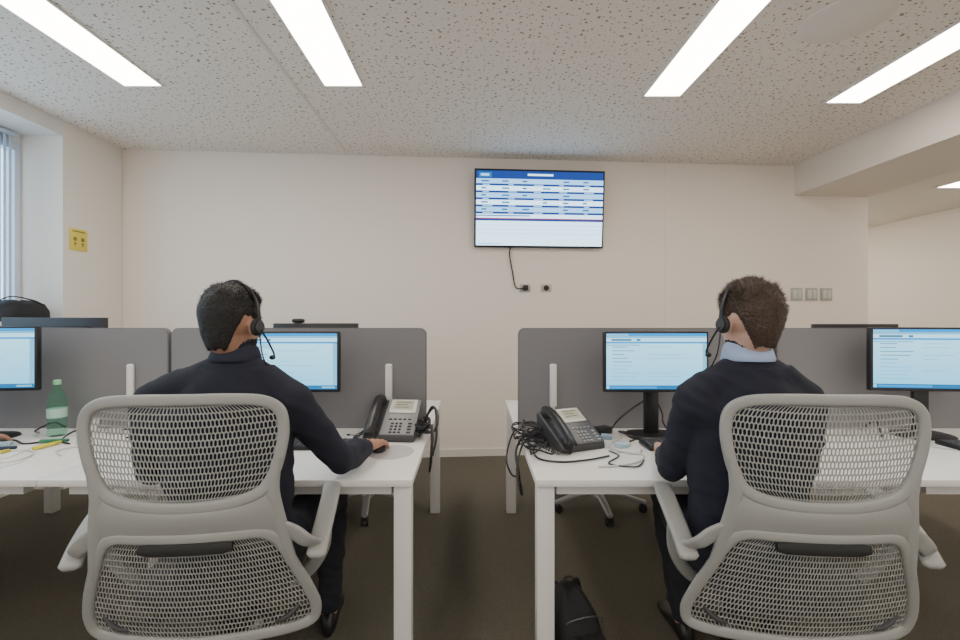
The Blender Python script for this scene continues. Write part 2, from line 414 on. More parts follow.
def office_chair(loc,rz,label):
    r=root('office_chair',label,'office chair',loc,rz,'grey net-back office chairs')
    br=bpy.data.objects.new('backrest',None); COL.objects.link(br); br.parent=r
    b=B().sweep(loop(UP),.0165,.009,ref=(0,1,0),closed=True,n=14,sq=.7); b.obj('upper_frame',CHAIR,br,ang=60)
    b=B().sweep(loop(LO),.0165,.010,ref=(0,1,0),closed=True,n=14,sq=.7); b.obj('lower_frame',CHAIR,br,ang=60)
    for nm,pts,a,c,W in (('upper_net',UP,.785,1.086,.266),('lower_net',LO,.333,.695,.33)):
        vs,fs=netpanel(pts,a,c,W); o=B().add(vs,fs).obj(nm,NET,br,label='perforated flexible grey net')
        s=o.modifiers.new('s','SOLIDIFY'); s.thickness=.0022
    rows=[(.226,.842,.002),(.232,.815,-.006),(.240,.785,-.011),(.248,.755,-.013),(.256,.720,-.010),(.258,.680,-.004)]
    N=32; vs=[];fs=[]
    for off in (0,.012):
        for ri,(hw,z,dy) in enumerate(rows):
            for i in range(N+1):
                u=-1+2*i/N; x=u*hw
                f=1-abs(u)**2.6
                zz=z-f*(.062 if ri==0 else .040 if ri==1 else .020 if ri==2 else .006 if ri==3 else -.004 if ri==4 else -.020)
                vs.append((x,yb(x,zz)+dy+off,zz))
    R=len(rows); S=R*(N+1)
    for k in range(R-1):
        for i in range(N):
            a=k*(N+1)+i; fs.append((a,a+N+1,a+N+2,a+1)); fs.append((S+a,S+a+1,S+a+N+2,S+a+N+1))
    for i in range(N):
        fs.append((i,i+1,S+i+1,S+i)); a=(R-1)*(N+1)+i; fs.append((a,S+a,S+a+1,a+1))
    for k in range(R-1):
        a=k*(N+1); fs.append((a,S+a,S+a+N+1,a+N+1)); a+=N; fs.append((a,a+N+1,S+a+N+1,S+a))
    yk=B().add(vs,fs)
    for s in (-1,1):
        pp=smooth([(s*x,yb(x,z)-.002,z) for x,z in ((.254,.915),(.241,.865),(.234,.815),(.240,.76),(.252,.70),(.266,.63),(.284,.56))],6)
        n_=len(pp); yk.sweep(pp,[.010+.012*math.sin(math.pi*min(1,max(0,i/(n_-1)))) for i in range(n_)],.011,ref=(0,1,0),n=12,sq=.8)
    yk.obj('yoke',CHAIR,br,ang=50)
    lb=[V((x,yb(x,.662)-.012,.662)) for x in [(-.125+.25*i/10) for i in range(11)]]
    B().sweep(lb,[.012]+[.019]*9+[.012],.010,ref=(0,1,0),n=10).obj('lumbar_bar',BLACKR,br,label='black lumbar bar')
    rg=[]
    for z,s in ((.425,.90),(.435,.97),(.455,1.0),(.475,.98),(.487,.90),(.490,.5)):
        ring=[]
        for k in range(36):
            a=2*math.pi*k/36; ca,sa=math.cos(a),math.sin(a); e=.5
            ring.append(V((.245*s*math.copysign(abs(ca)**e,ca),.03+.225*s*math.copysign(abs(sa)**e,sa),z-(.02*max(0,sa)**2))))
        rg.append(ring)
    B().loft(rg).obj('seat',SEATM,r,ang=60)
    b=B().box((0,0,.395),(.22,.26,.06),bev=.015)
    b.sweep(smooth([(-.28,yb(.28,.42)+.015,.42),(-.22,-.16,.375),(-.1,-.08,.375),(0,-.06,.375),(.1,-.08,.375),(.22,-.16,.375),(.28,yb(.28,.42)+.015,.42)],5),.016,.010,n=10)
    b.obj('mechanism',DGREY,r)
    for s in (-1,1):
        b=B()
        P=[(s*.262,yb(.262,.70)-.012,.700),(s*.305,-.262,.665),(s*.338,-.252,.60),(s*.342,-.225,.592),(s*.348,-.17,.637),(s*.352,-.10,.682),(s*.352,-.03,.714),(s*.345,.02,.727)]
        pts=smooth(P,6); n_=len(pts)
        ra=[]; rb=[]
        for i in range(n_):
            t=i/(n_-1); ra.append(.019+.011*min(1,t*2.2)-(.012 if i==n_-1 else 0)); rb.append(.011 if i<n_-1 else .005)
        ra[18]*=.6; rb[18]*=.5
        b.sweep(pts[18:],ra[18:],rb[18:],n=16,sq=.6)
        b.sweep(smooth([(s*.246,yb(.246,.69)-.004,.70),(s*.285,-.240,.677),(s*.320,-.228,.645),(s*.342,-.19,.622),(s*.345,-.14,.62)],6),[.028-.0005*i for i in range(25)],.009,ref=(0,1,.3),n=14,sq=.7)
        b.sweep(smooth([(s*.345,-.10,.665),(s*.33,-.06,.54),(s*.25,-.02,.43),(s*.1,0,.395)],6),.022,.011,ref=(0,1,0),n=12,sq=.7)
        b.obj('armrest',CHAIR,r,ang=60)
    b=B().cyl((0,0,.12),(0,0,.37),.025); b.cyl((0,0,.10),(0,0,.24),.032); b.obj('gas_column',BLACK,r)
    b=B().cyl((0,0,.075),(0,0,.125),.05,.04,bev=.006)
    for k in range(5):
        a=2*math.pi*k/5+.3; d=V((math.cos(a),math.sin(a),0))
        b.sweep(smooth([d*.03+V((0,0,.105)),d*.15+V((0,0,.10)),d*.29+V((0,0,.072)),d*.315+V((0,0,.066))],4),[.030-.0012*i for i in range(13)],.015,ref=(0,0,1),n=8)
    b.obj('star_base',SILVER,r)
    for k in range(5):
        a=2*math.pi*k/5+.3; d=V((math.cos(a),math.sin(a),0)); p=d*.30; t=V((-d.y,d.x,0))
        c=B(); 
        for q in(-1,1): c.cyl(p+t*(q*.006)+V((0,0,.0275)),p+t*(q*.024)+V((0,0,.0275)),.027,n=18,bev=.004)
        c.cyl(p+V((0,0,.03)),p+V((0,0,.068)),.009,n=10); c.obj('caster',BLACKR,r)
    return r
L1='light grey net-back office chair with a man seated'
ch=office_chair((-.835,1.60,0),math.radians(6),L1)
copy_thing(ch,(1.008,1.60,0),math.radians(-4),L1)
copy_thing(ch,(-2.50,1.70,0),0,'light grey net-back office chair at the white desk')
copy_thing(ch,(.86,3.24,0),math.radians(181),'empty grey office chair pulled up to the far desk')
copy_thing(ch,(-.72,3.24,0),math.radians(190),'empty grey office chair with dark casters, far desk')

# ------------------------------------------------------------ people
SKIN=mat('skin_tan',(.42,.225,.15),.55,bump=.05,bscale=400,var=.05)
SKIN2=mat('skin_fair',(.60,.37,.28),.55,bump=.05,bscale=400,var=.05)
SWEAT=mat('navy_sweater',(.012,.014,.027),.9,bump=.35,bscale=500,var=.25)
TROU=mat('dark_trousers',(.017,.018,.026),.9,bump=.2,bscale=600)
SHOE=mat('black_leather',(.012,.011,.011),.35)
EYE=mat('eye_white',(.75,.73,.70),.2); IRIS=mat('iris',(.05,.03,.02),.2)
def person(label,o,P,skin,haircol,hairmess,collar,chs):
    b=B(); segs=[]
    def cap(p,q,r1,r2,l):
        p=V(p);q=V(q)
        b.ell(p,(r1,)*3,nu=14,nv=10); b.ell(q,(r2,)*3,nu=14,nv=10); b.sweep([p,q],[r1,r2],n=16); segs.append((p,q,r1,r2,l))
    X,Y=P['c']
    rings=[]; T=P['torso']
    for (dx,dy,z,rx,ry) in T:
        rings.append([V((X+dx+rx*math.copysign(abs(math.cos(a))**.85,math.cos(a)),Y+dy+ry*math.copysign(abs(math.sin(a))**.85,math.sin(a)),z)) for a in [2*math.pi*k/28 for k in range(28)]])
    b.loft(rings)
    for t0,t1 in zip(T,T[1:]):
        l=1 if t0[2]>=.55 else 2
        for f in (-.6,-.3,0,.3,.6):
            segs.append((V((X+t0[0]+t0[3]*f,Y+t0[1],t0[2])),V((X+t1[0]+t1[3]*f,Y+t1[1],t1[2])),t0[4],t1[4],l))
    HC=V(P['head']); HM=Rz(P['yaw'])@Rx(P.get('pitch',-6))
    H=lambda x,y,z: HC+HM@V((x,y,z))
    nb=V((X+T[-1][0],Y+T[-1][1],T[-1][2]))
    cap(nb+V((0,0,-.03)),nb+V((0,.004,.004)),.066,.060,1)
    cap(nb+V((0,.01,.02)),H(0,-.022,-.05),.054,.052,0)
    def he(c,r,l=0):
        b.ell(H(*c),r,M=HM,nu=28,nv=20); segs.append((H(*c),H(*c),min(r),min(r),l))
    he((0,-.012,.03),(.076,.094,.088)); he((0,.018,-.035),(.060,.068,.080)); he((0,.055,-.092),(.030,.026,.022))
    he((0,.070,.028),(.050,.020,.013)); he((0,.086,-.068),(.024,.012,.007)); he((0,.086,-.056),(.024,.012,.006))
    for s in(-1,1):
        he((s*.079,-.008,-.008),(.007,.015,.028)); he((s*.036,.066,-.022),(.018,.014,.016))
    b.sweep([H(0,.080,.012),H(0,.098,-.012),H(0,.108,-.026),H(0,.094,-.036)],[.008,.010,.014,.011],n=12)
    for s in(-1,1):
        sh,el,wr,hd,tn=[V(p) for p in P['arm'][s]]
        nk=V((X+T[-1][0]+s*.045,Y+.01,T[-1][2]-.035)); mid=nk.lerp(sh,.55)+V((0,0,-.002))
        cap(nk,mid,.048,.055,1); cap(mid,sh,.055,.058,1)
        cap(V((X+s*.085,Y,.97)),sh-V((0,0,.02)),.095,.060,1)
        cap(sh,sh.lerp(el,.5),.058,.053,1); cap(sh.lerp(el,.5),el,.053,.047,1)
        cu=el.lerp(wr,.80); cap(el,el.lerp(wr,.35),.047,.046,1); cap(el.lerp(wr,.35),cu,.046,.037,1)
        F=(hd-wr).normalized(); Nn=V((0,0,1)); Nn=(Nn-F*Nn.dot(F)).normalized(); Tm=tn.normalized(); Tm=(Tm-F*Tm.dot(F)-Nn*Tm.dot(Nn)).normalized()
        cap(cu,wr,.029,.027,0)
        for off,L,fan in ((.034,.076,.14),(.0115,.085,.03),(-.0115,.079,-.08),(-.033,.062,-.20)):
            k=wr+F*(.092-abs(off)*.25)+Tm*off; cap(wr+Tm*off*.6+F*.01,k,.018,.0135,0)
            d=(F+Tm*fan).normalized(); p=k
            for fr,dn,ra,rb_ in ((.45,.22,.0108,.0098),(.32,.75,.0098,.0088),(.25,1.3,.0088,.0078)):
                dd=(d-Nn*dn).normalized(); q=p+dd*L*fr; cap(p,q,ra,rb_,0); p=q
        t0=wr+F*.02+Tm*.020; t1=wr+F*.052+Tm*.050-Nn*.008; t2=wr+F*.080+Tm*.062-Nn*.016; t3=wr+F*.102+Tm*.060-Nn*.022
        cap(t0,t1,.017,.013,0); cap(t1,t2,.013,.011,0); cap(t2,t3,.011,.009,0)
    for s in(-1,1):
        hp,kn,an,ft=[V(p) for p in P['leg'][s]]
        cap(hp,hp.lerp(kn,.5),.088,.080,2); cap(hp.lerp(kn,.5),kn,.080,.064,2)
        cap(kn,kn.lerp(an,.4),.062,.058,2); cap(kn.lerp(an,.4),an,.058,.044,2)
        cap(an,an+V((0,0,-.03)),.034,.034,0)
    me=b.mesh('tmp'); t=bpy.data.objects.new('tmp',me); COL.objects.link(t)
    m=t.modifiers.new('r','REMESH'); m.mode='VOXEL'; m.voxel_size=.0045
    m=t.modifiers.new('s','SMOOTH'); m.factor=.5; m.iterations=2
    dg=bpy.context.evaluated_depsgraph_get(); dg.update()
    nm=bpy.data.meshes.new_from_object(t.evaluated_get(dg)); bpy.data.objects.remove(t)
    def getco(me_,attr='co'):
        n=len(me_.vertices); a=np.empty(n*3); me_.vertices.foreach_get(attr,a); return a.reshape(-1,3)
    def lab(pts):
        best=np.full(len(pts),9.); L=np.zeros(len(pts),int)
        for p,q,r1,r2,l in segs:
            p=np.array(p);q=np.array(q);d=q-p; dd=d@d
            tt=np.clip(((pts-p)@d)/dd,0,1) if dd>1e-9 else np.zeros(len(pts))
            ds=np.linalg.norm(pts-(p+tt[:,None]*d),axis=1)-(r1+(r2-r1)*tt)
            mm=ds<best; best[mm]=ds[mm]; L[mm]=l
        return L
    vl=lab(getco(nm)); t=bpy.data.objects.new('tmp',nm); COL.objects.link(t)
    vg=t.vertex_groups.new(name='cloth'); vg.add([int(i) for i in np.nonzero(vl>0)[0]],1.0,'REPLACE')
    m=t.modifiers.new('s','SMOOTH'); m.factor=.6; m.iterations=90; m.vertex_group='cloth'
    dg=bpy.context.evaluated_depsgraph_get(); dg.update()
    nm=bpy.data.meshes.new_from_object(t.evaluated_get(dg)); bpy.data.objects.remove(t); nm.name='person'
    co=getco(nm); no=getco(nm,'normal'); nv=len(co)
    disp=np.zeros(nv)
    for i in np.nonzero(vl>0)[0]:
        c=co[i]; 
        n1=noise.noise(V((c[0]*7,c[1]*7,c[2]*14))); n2=noise.noise(V((c[0]*16+5,c[1]*16,c[2]*34+c[0]*20)))
        k=.4 if c[2]<.7 and c[1]<1.6 else 1
        if c[2]>nb.z-.03: k=.3
        disp[i]=(.009*n1+.006*(n2 if n2>0 else n2*.4))*k+.004*k
    co=co+no*disp[:,None]
    onv=(co[:,1]>1.66)&(co[:,1]<2.40)&(co[:,2]>.70)&(co[:,2]<.7425)
    co[onv,2]=.7425
    org=np.array([o[0],o[1],0]); nm.vertices.foreach_set('co',(co-org).ravel()); nm.update()
    nf=len(nm.polygons)
    ls=np.empty(nf,dtype=np.int32); nm.polygons.foreach_get('loop_start',ls); li=np.empty(len(nm.loops),dtype=np.int32); nm.loops.foreach_get('vertex_index',li)
    lv=vl[li[ls]]
    nm.materials.clear()
    for mm in (skin,SWEAT,TROU): nm.materials.append(mm)
    nm.polygons.foreach_set('material_index',lv.astype(np.int32)); nm.shade_smooth()
    ob=bpy.data.objects.new('person',nm); COL.objects.link(ob); ob.location=(o[0],o[1],0); tag(ob,label,'person')
    O=V((o[0],o[1],0))
    # hair
    hm=mat('hair_'+str(round(haircol[0],3)).replace('.','_'),haircol,.55,bump=.8,bscale=160,var=.55)
    hb=B(); nu,nvv=96,60; vs=[];fs=[]
    def hl(th):
        s=math.sin(th); w=.006*math.sin(th*9)+.004*math.sin(th*23+1)
        if s>.60: return .075+w
        if s>.22: return .0+(s-.22)/.38*.075
        if s>.0: return -.012
        if s>-.28: return .028+w*.5
        return .028+w*.6-min(1,(-s-.28)/.42)*.108
    grid=[]
    for j in range(nvv+1):
        row=[]
        for i in range(nu):
            th=2*math.pi*i/nu; lo=hl(th); R=(.083,.103,.098); zc=.03
            if lo<zc: ph0=(lo-zc)/.11
            else: ph0=math.asin((lo-zc)/R[2])
            ph=ph0+(math.pi/2-ph0)*j/nvv
            if ph>=0: z=zc+R[2]*math.sin(ph); s_=math.cos(ph)
            else: z=zc+.11*ph; s_=1-.33*abs(ph)**1.4
            edge=min(1,j/9); inn=1-.075*(1-edge)**1.5
            p=V((R[0]*s_*math.cos(th)*inn,-.012+R[1]*s_*math.sin(th)*inn,z))
            top=max(0,min(1,(z-.0)/.10))
            nn=(noise.noise(p*22)*.007+noise.noise(p*50)*.004)*(.35+.65*top)+noise.noise(p*110)*.0018+.003*top
            nn*=hairmess*edge
            dirn=(p-V((0,-.012,.03))).normalized(); p+=dirn*nn
            row.append(len(vs)); vs.append(p)
        grid.append(row)
    for j in range(nvv):
        for i in range(nu):
            k=(i+1)%nu; fs.append((grid[j][i],grid[j][k],grid[j+1][k],grid[j+1][i]))
    row=[]
    for i in range(nu):
        p=vs[grid[0][i]]; q=V((0,-.012,p.z)); row.append(len(vs)); vs.append(p.lerp(q,.2))
    for i in range(nu):
        k=(i+1)%nu; fs.append((row[i],row[k],grid[0][k],grid[0][i]))
    W=[H(*p)-O for p in vs]; hb.add(W,fs)
    rr=random.Random(3)
    for _ in range(15000):
        j=int(nvv*rr.random()**1.0); i=rr.randint(0,nu-1)
        if rr.random()<(j/nvv)**2*.85: continue
        p=vs[grid[j][i]]; n=(p-V((0,-.012,.03))).normalized()
        top=max(0,min(1,(p.z+.01)/.10))
        ln=(.004+.016*top*rr.random())*hairmess
        swirl=noise.noise(p*18)*2.5
        d=(n*(.25+.35*top*rr.random())+V((rr.uniform(-.3,.3)+swirl*.5,.35*top+rr.uniform(-.3,.3),-.8*(1-top)+rr.uniform(-.3,.3)+swirl*.2))).normalized()
        sd=n.cross(d)
        if sd.length<1e-4: continue
        sd=sd.normalized()*.0011
        q=p-n*.001; hb.add([H(*(q-sd))-O,H(*(q+sd))-O,H(*(q+d*ln))-O],[(0,1,2)])
    hb.obj('hair',hm,ob,ang=80)
    for s in(-1,1):
        e=B().ell(H(s*.031,.073,.004)-O,(.0125,)*3,mi=0); e.ell(H(s*.031,.0835,.004)-O,(.0052,.0026,.0052),mi=1,M=HM); e.obj('eye',[EYE,IRIS],ob)
    cb=B(); rg=[]
    cc=nb-O
    for (dz,rr_,dy) in ((-.01,.060,0),(.020,.0600,.004),(.046*chs,.0590,.008),(.049*chs,.0605,.008),(.042*chs,.0660,.007),(.012,.0745,.002),(-.006,.0790,0),(-.010,.076,.0)):
        rg.append([cc+V((rr_*math.cos(a),dy+rr_*.98*math.sin(a),dz-.018*math.sin(a)*(1 if math.sin(a)>0 else .15))) for a in [2*math.pi*k/36 for k in range(36)]])
    cb.loft(rg,cap=False); cb.obj('shirt_collar',collar,ob,label='folded shirt collar',ang=60)
    for s in(-1,1):
        an,ft=V(P['leg'][s][2]),V(P['leg'][s][3]); d=(ft-an); d.z=0; d.normalize(); h0=V((an.x,an.y,0))-d*.06; sd=V((-d.y,d.x,0))
        rg=[]
        for t,w,h in ((0,.020,.06),(.02,.032,.085),(.08,.036,.095),(.13,.038,.075),(.19,.046,.055),(.25,.042,.042),(.275,.022,.026)):
            c=h0+d*t-O; rg.append([c+sd*w*math.cos(a)+V((0,0,max(.001,h*.5+h*.5*math.sin(a)*1.0))) for a in [2*math.pi*k/18 for k in range(18)]])
        B().loft(rg).obj('shoe',SHOE,ob,ang=60)
    return ob,H
TOR=[(0,.065,.47,.10,.09),(0,.065,.50,.160,.115),(0,.055,.60,.170,.116),(0,.035,.72,.178,.114),(0,.01,.85,.188,.116),(0,-.002,.95,.192,.116),(0,0,1.02,.182,.110),(0,.005,1.075,.148,.094),(0,.01,1.115,.106,.078),(0,.015,1.155,.072,.066),(0,.02,1.185,.064,.062)]
PL=dict(c=(-.782,1.475),torso=[(t[0]+(.03 if t[2]>1.05 else .01),t[1],t[2],t[3]*1.05,t[4]) for t in TOR],head=(-.755,1.485,1.290),yaw=-15,
 arm={1:((-.575,1.48,1.055),(-.455,1.64,.815),(-.418,1.885,.796),(-.400,2.02,.784),(-1,0,0)),
     -1:((-1.010,1.48,1.045),(-1.08,1.58,.80),(-.93,1.86,.785),(-.87,1.97,.775),(1,0,0))},
 leg={1:((-.65,1.55,.56),(-.585,1.96,.585),(-.60,1.98,.11),(-.62,2.1,0)),-1:((-.86,1.55,.56),(-.95,1.93,.58),(-.98,1.88,.11),(-1.0,2.05,0))})
man1,H1=person('man in navy sweater and headset seated with hand on mouse',(-.775,1.5),PL,SKIN,(.012,.010,.009),.75,mat('dark_collar',(.02,.022,.04),.9),.8)
PR=dict(c=(.876,1.475),torso=[(t[0],t[1],t[2],t[3]*.95,t[4]) for t in TOR],head=(.874,1.485,1.298),yaw=10,
 arm={-1:((.700,1.48,1.050),(.680,1.60,.80),(.765,1.86,.790),(.81,1.96,.778),(1,0,0)),
     1:((1.052,1.48,1.050),(1.11,1.59,.80),(1.07,1.86,.790),(1.05,1.96,.778),(-1,0,0))},
 leg={-1:((.78,1.55,.56),(.80,1.93,.585),(.86,1.92,.11),(.87,2.07,0)),1:((.98,1.55,.56),(1.06,1.95,.58),(1.07,1.9,.11),(1.1,2.05,0))})
man2,H2=person('man in dark sweater over light blue shirt, typing at desk',(.862,1.5),PR,SKIN2,(.060,.035,.022),1.2,mat('blue_shirt',(.36,.46,.66),.8),1.0)
copy_thing(man1,(-.775-1.715,1.5+.10,0),None,'person seated at white desk with hand resting on it')
def headset(H,side,label):
    r=bpy.data.objects.new('headset',None); COL.objects.link(r); o=H(0,0,.14); r.location=o; tag(r,label,'headset')
    K=lambda x,y,z:H(x,y,z)-o
    pts=[K(.098*math.cos(a),.002-.012*math.sin(a),.0+.139*math.sin(a)) for a in [math.pi*k/24 for k in range(25)]]
    B().sweep(pts,.0035,.007,ref=tuple(H(0,1,0)-H(0,0,0)),n=10).obj('headband',BLACK,r)
    for s in(-1,1):
        B().cyl(K(s*.084,.0,-.008),K(s*.099,.0,-.008),.027,n=24,bev=.004).obj('ear_cushion',BLACKR,r)
        B().cyl(K(s*.099,.0,-.008),K(s*.105,.0,-.008),.019,n=24,bev=.002).obj('ear_cup',DGREY,r)
    s=side
    B().sweep(smooth([K(s*.104,.0,-.015),K(s*.110,.03,-.050),K(s*.104,.070,-.088),K(s*.080,.098,-.100)],6),.003,n=8).obj('microphone_boom',BLACK,r)
    B().ell(K(s*.074,.102,-.100),(.010,.010,.008)).obj('microphone',BLACKR,r)
    B().sweep(smooth([K(s*.102,.0,-.032),K(s*.112,.01,-.10),K(s*.115,.06,-.17),K(s*.10,.10,-.25)],6),.0022,n=6).obj('headset_cord',BLACK,r)
headset(H1,1,'black call-centre headset with microphone worn by a man')
headset(H2,-1,'black call-centre headset with microphone on brown-haired man')
copy_thing([o for o in COL.objects if o.name=='headset'][0],tuple(H1(0,0,.14)+V((-1.715,.10,0))),None,'black headset worn by the person at the desk')

# ------------------------------------------------------------ desk objects
def keyboard(x,y,rz,label):
    r=root('keyboard',label,'keyboard',(x,y,DT+.0005),rz)
    B().box((0,0,.008),(.44,.135,.016),bev=.004).obj('keyboard_body',BLACK,r)
    b=B()
    b.box((0,0,.0165),(.422,.118,.002))
    for j in range(5):
        for i in range(19):
            if i in(14,): continue
            b.box((-.20+i*.0222,-.048+j*.024,.0185),(.019,.020,.005),bev=.0015,seg=1)
    b.obj('keys',DGREY,r); return r
keyboard(-.73,2.075,0,'black full-size keyboard in front of a seated man')
keyboard(.975,2.065,0,'black full-size keyboard under a man\'s hands')
keyboard(2.30,2.04,math.radians(-3),'black keyboard on the white desk below a monitor')
keyboard(-2.42,2.06,0,'black keyboard on the white desk')
def mouse(x,y,rz,label,m=BLACK):
    rg=[]
    for z,s in ((0,.95),(.006,1),(.018,.92),(.027,.70),(.031,.35)):
        rg.append([V((.030*s*math.cos(a),.052*s*math.sin(a)-.004*(1-s),z)) for a in [2*math.pi*k/24 for k in range(24)]])
    r=root('computer_mouse',label,'mouse',(x,y,DT+.0005),rz)
    B().loft(rg).obj('mouse_shell',m,r,ang=60)
    B().cyl((-.003,.028,.0275),(.003,.028,.0275),.006,n=14).obj('scroll_wheel',DGREY,r)
mouse(-.398,2.015,0,'small dark computer mouse under a man\'s hand')
mouse(1.36,2.02,.2,'black computer mouse beside a keyboard')
o=B().lathe([(.001,0),(.088,0),(.09,.0015),(.088,.003),(.001,.003)],n=40).obj('mouse_pad',mat('pad',(.50,.49,.48),.7))
o.location=(-.345,1.99,DT+.0003); o.scale=(1.1,1.2,.12); tag(o,'thin pale round mouse pad on the desk','mouse pad')
def phone(x,y,rz,label,white,sc=1.0):
    r=root('desk_phone',label,'desk phone',(x,y,DT+.0005),rz); r.scale=(sc,sc,sc)
    w=.20
    prof=[(-.10,.0),(.085,.0),(.095,.115),(.08,.128),(-.10,.022)]
    vs=[(-w/2,a,c) for a,c in prof]+[(w/2,a,c) for a,c in prof]; n=5
    fs=[tuple(range(n)),tuple(range(n,2*n))[::-1]]+[(i,n+i,n+(i+1)%n,(i+1)%n) for i in range(n)]
    ob=B().add(vs,fs).obj('phone_body',DGREY,r); bv=ob.modifiers.new('b','BEVEL'); bv.width=.006; bv.segments=2
    ang=math.degrees(math.atan2(.106,.18)); R=Rx(ang)
    def on(x_,t,h=.0):
        p=V((x_,-.10+.18*t,.022+.106*t)); return p+R@V((0,0,h))
    B().box(on(.032,.5,.003),(.132,.20,.008),bev=.003,rot=R).obj('face_plate',mat('phone_face_dark',(.09,.09,.095),.4) if not white else mat('phone_face_grey',(.22,.22,.225),.4),r)
    B().box(on(.032,.77,.008),(.108,.080,.006),bev=.003,rot=R).obj('bezel',mat('phone_bezel',(.62,.61,.57),.4),r)
    B().box(on(.032,.785,.0115),(.080,.050,.002),rot=R).obj('display',emat('lcd',(.60,.55,.40),.9),r)
    b=B()
    for i,dw in enumerate((.06,.045,.052)): b.box(on(.032-(.06-dw)/2,.865-.07*i,.0128),(dw,.003,.001),rot=R)
    b.obj('display_line',mat('lcd_ink',(.10,.09,.06),.6),r)
    b=B()
    for j in range(4):
        for i in range(3): b.box(on(.006+i*.017,.07+j*.075,.009),(.011,.008,.005),bev=.0015,rot=R,seg=1)
    for j in range(4): b.box(on(.076,.07+j*.075,.009),(.016,.007,.005),bev=.0015,rot=R,seg=1)
    for i in range(5): b.box(on(-.006+i*.019,.41,.009),(.012,.006,.004),bev=.001,rot=R,seg=1)
    b.obj('keypad',mat('phone_keys',(.35,.35,.34),.5) if not white else BLACK,r)
    hx=-.070
    pts=smooth([on(hx,-.02,.018),on(hx,.12,.028),on(hx,.5,.036),on(hx,.85,.028),on(hx,.98,.018)],6)
    b=B().sweep(pts,.021,.011,n=12)
    for t in(.06,.90): b.cyl(on(hx,t,.004),on(hx,t,.026),.027,.024,n=20,bev=.004)
    b.obj('handset',BLACK,r)
    base=smooth([on(hx,.0,.01),V((hx-.02,-.13,.012)),V((hx-.06,-.10,.010)),V((hx-.055,.0,.010)),V((hx-.02,.03,.015))],30)
    co=[]
    for i,p in enumerate(base):
        a=i*1.25; co.append(p+V((.007*math.cos(a),0,.007*math.sin(a)))+V((0,0,.001)))
    B().sweep(co,.0018,n=5).obj('coiled_cord',BLACK,r)
    return r
phone(-.375,2.26,math.radians(-4),'black and silver desk phone with pale display',True,1.2)
phone(.435,2.10,math.radians(24),'black desk phone with pale display beside tangled cables',False,1.1)
BK=BLACK
WC=mat('white_cable',(.62,.62,.60),.5)
def zc(z=0): return DT+.005+z
cable([(-.28,2.33,zc()),(-.235,2.26,zc(.01)),(-.195,2.22,.80),(-.180,2.16,.76),(-.185,2.12,.66),(-.195,2.16,.60),(-.198,2.25,.63),(-.20,2.32,.68)],.005,BK,'black phone cable looping over the desk edge')
cable([(-.25,2.20,zc()),(-.24,2.20,zc(.015)),(-.190,2.14,.82),(-.180,2.10,.72),(-.185,2.10,.66),(-.19,2.18,.62),(-.195,2.3,.66)],.004,BK,'black cable hanging off the desk edge')
cable([(-.26,2.33,zc()),(-.22,2.34,zc(.08)),(-.18,2.30,.86),(-.17,2.24,.74),(-.185,2.2,.66)],.005,BK,'black cable curling over the desk edge')
cable([(-.25,2.28,zc()),(-.20,2.31,zc(.12)),(-.165,2.26,.84),(-.175,2.2,.78),(-.23,2.18,zc(.03)),(-.25,2.24,zc(.02))],.006,BK,'thick black cable loop beside the desk phone')
cable([(.38,2.30,zc()),(.30,2.24,zc(.03)),(.25,2.12,.80),(.19,2.02,.74),(.195,1.96,.66),(.20,2.0,.61),(.20,2.1,.63)],.005,BK,'black cable bundle falling over the desk edge')
cable([(.30,2.10,zc(.005)),(.28,2.10,zc(.01)),(.222,2.02,.77),(.185,1.92,.70),(.19,1.86,.63),(.205,1.92,.59),(.205,2.05,.62)],.004,BK,'black cable falling over the desk edge')
cable([(.29,2.18,zc(.004)),(.29,2.10,zc()),(.26,2.0,zc()),(.27,1.88,zc()),(.35,1.84,zc()),(.46,1.86,zc(.002)),(.56,1.92,zc())],.004,BK,'black phone cord curving across the white desk')
cable([(.34,2.36,zc()),(.33,2.32,zc(.01)),(.27,2.24,zc(.02)),(.195,2.15,.79),(.15,2.05,.70),(.17,2.0,.64),(.205,2.05,.62)],.004,BK,'black network cable looping off the desk')
cable([(.58,1.99,zc(.0)),(.60,1.92,zc()),(.53,1.82,zc()),(.62,1.78,zc()),(.68,1.86,zc())],.003,BK,'thin black cable lying on the desk')
rr=random.Random(21)
for n_ in range(12):
    cx,cy=.255+rr.uniform(-.02,.03),2.05+rr.uniform(-.16,.20); pts=[]
    for k in range(9):
        a=k*.9+n_; R_=.03+.055*rr.random()
        pts.append((max(.175 if n_%2==0 else .235,min(.325,cx+R_*.9*math.cos(a))),cy+R_*1.7*math.sin(a),zc(.004+.0045*n_+.03*rr.random())))
    cable(pts,.0034,BK,'loop of tangled black cable on the white desk')
for n_ in range(6):
    cx,cy=-.235+rr.uniform(-.01,.01),2.26+rr.uniform(-.06,.06); pts=[]
    for k in range(7):
        a=k*.9+n_; pts.append((min(-.195,cx+.035*math.cos(a)),cy+.06*math.sin(a),zc(.004+.012*n_+.03*rr.random())))
    cable(pts,.004,BK,'small loop of black cable beside the phone')
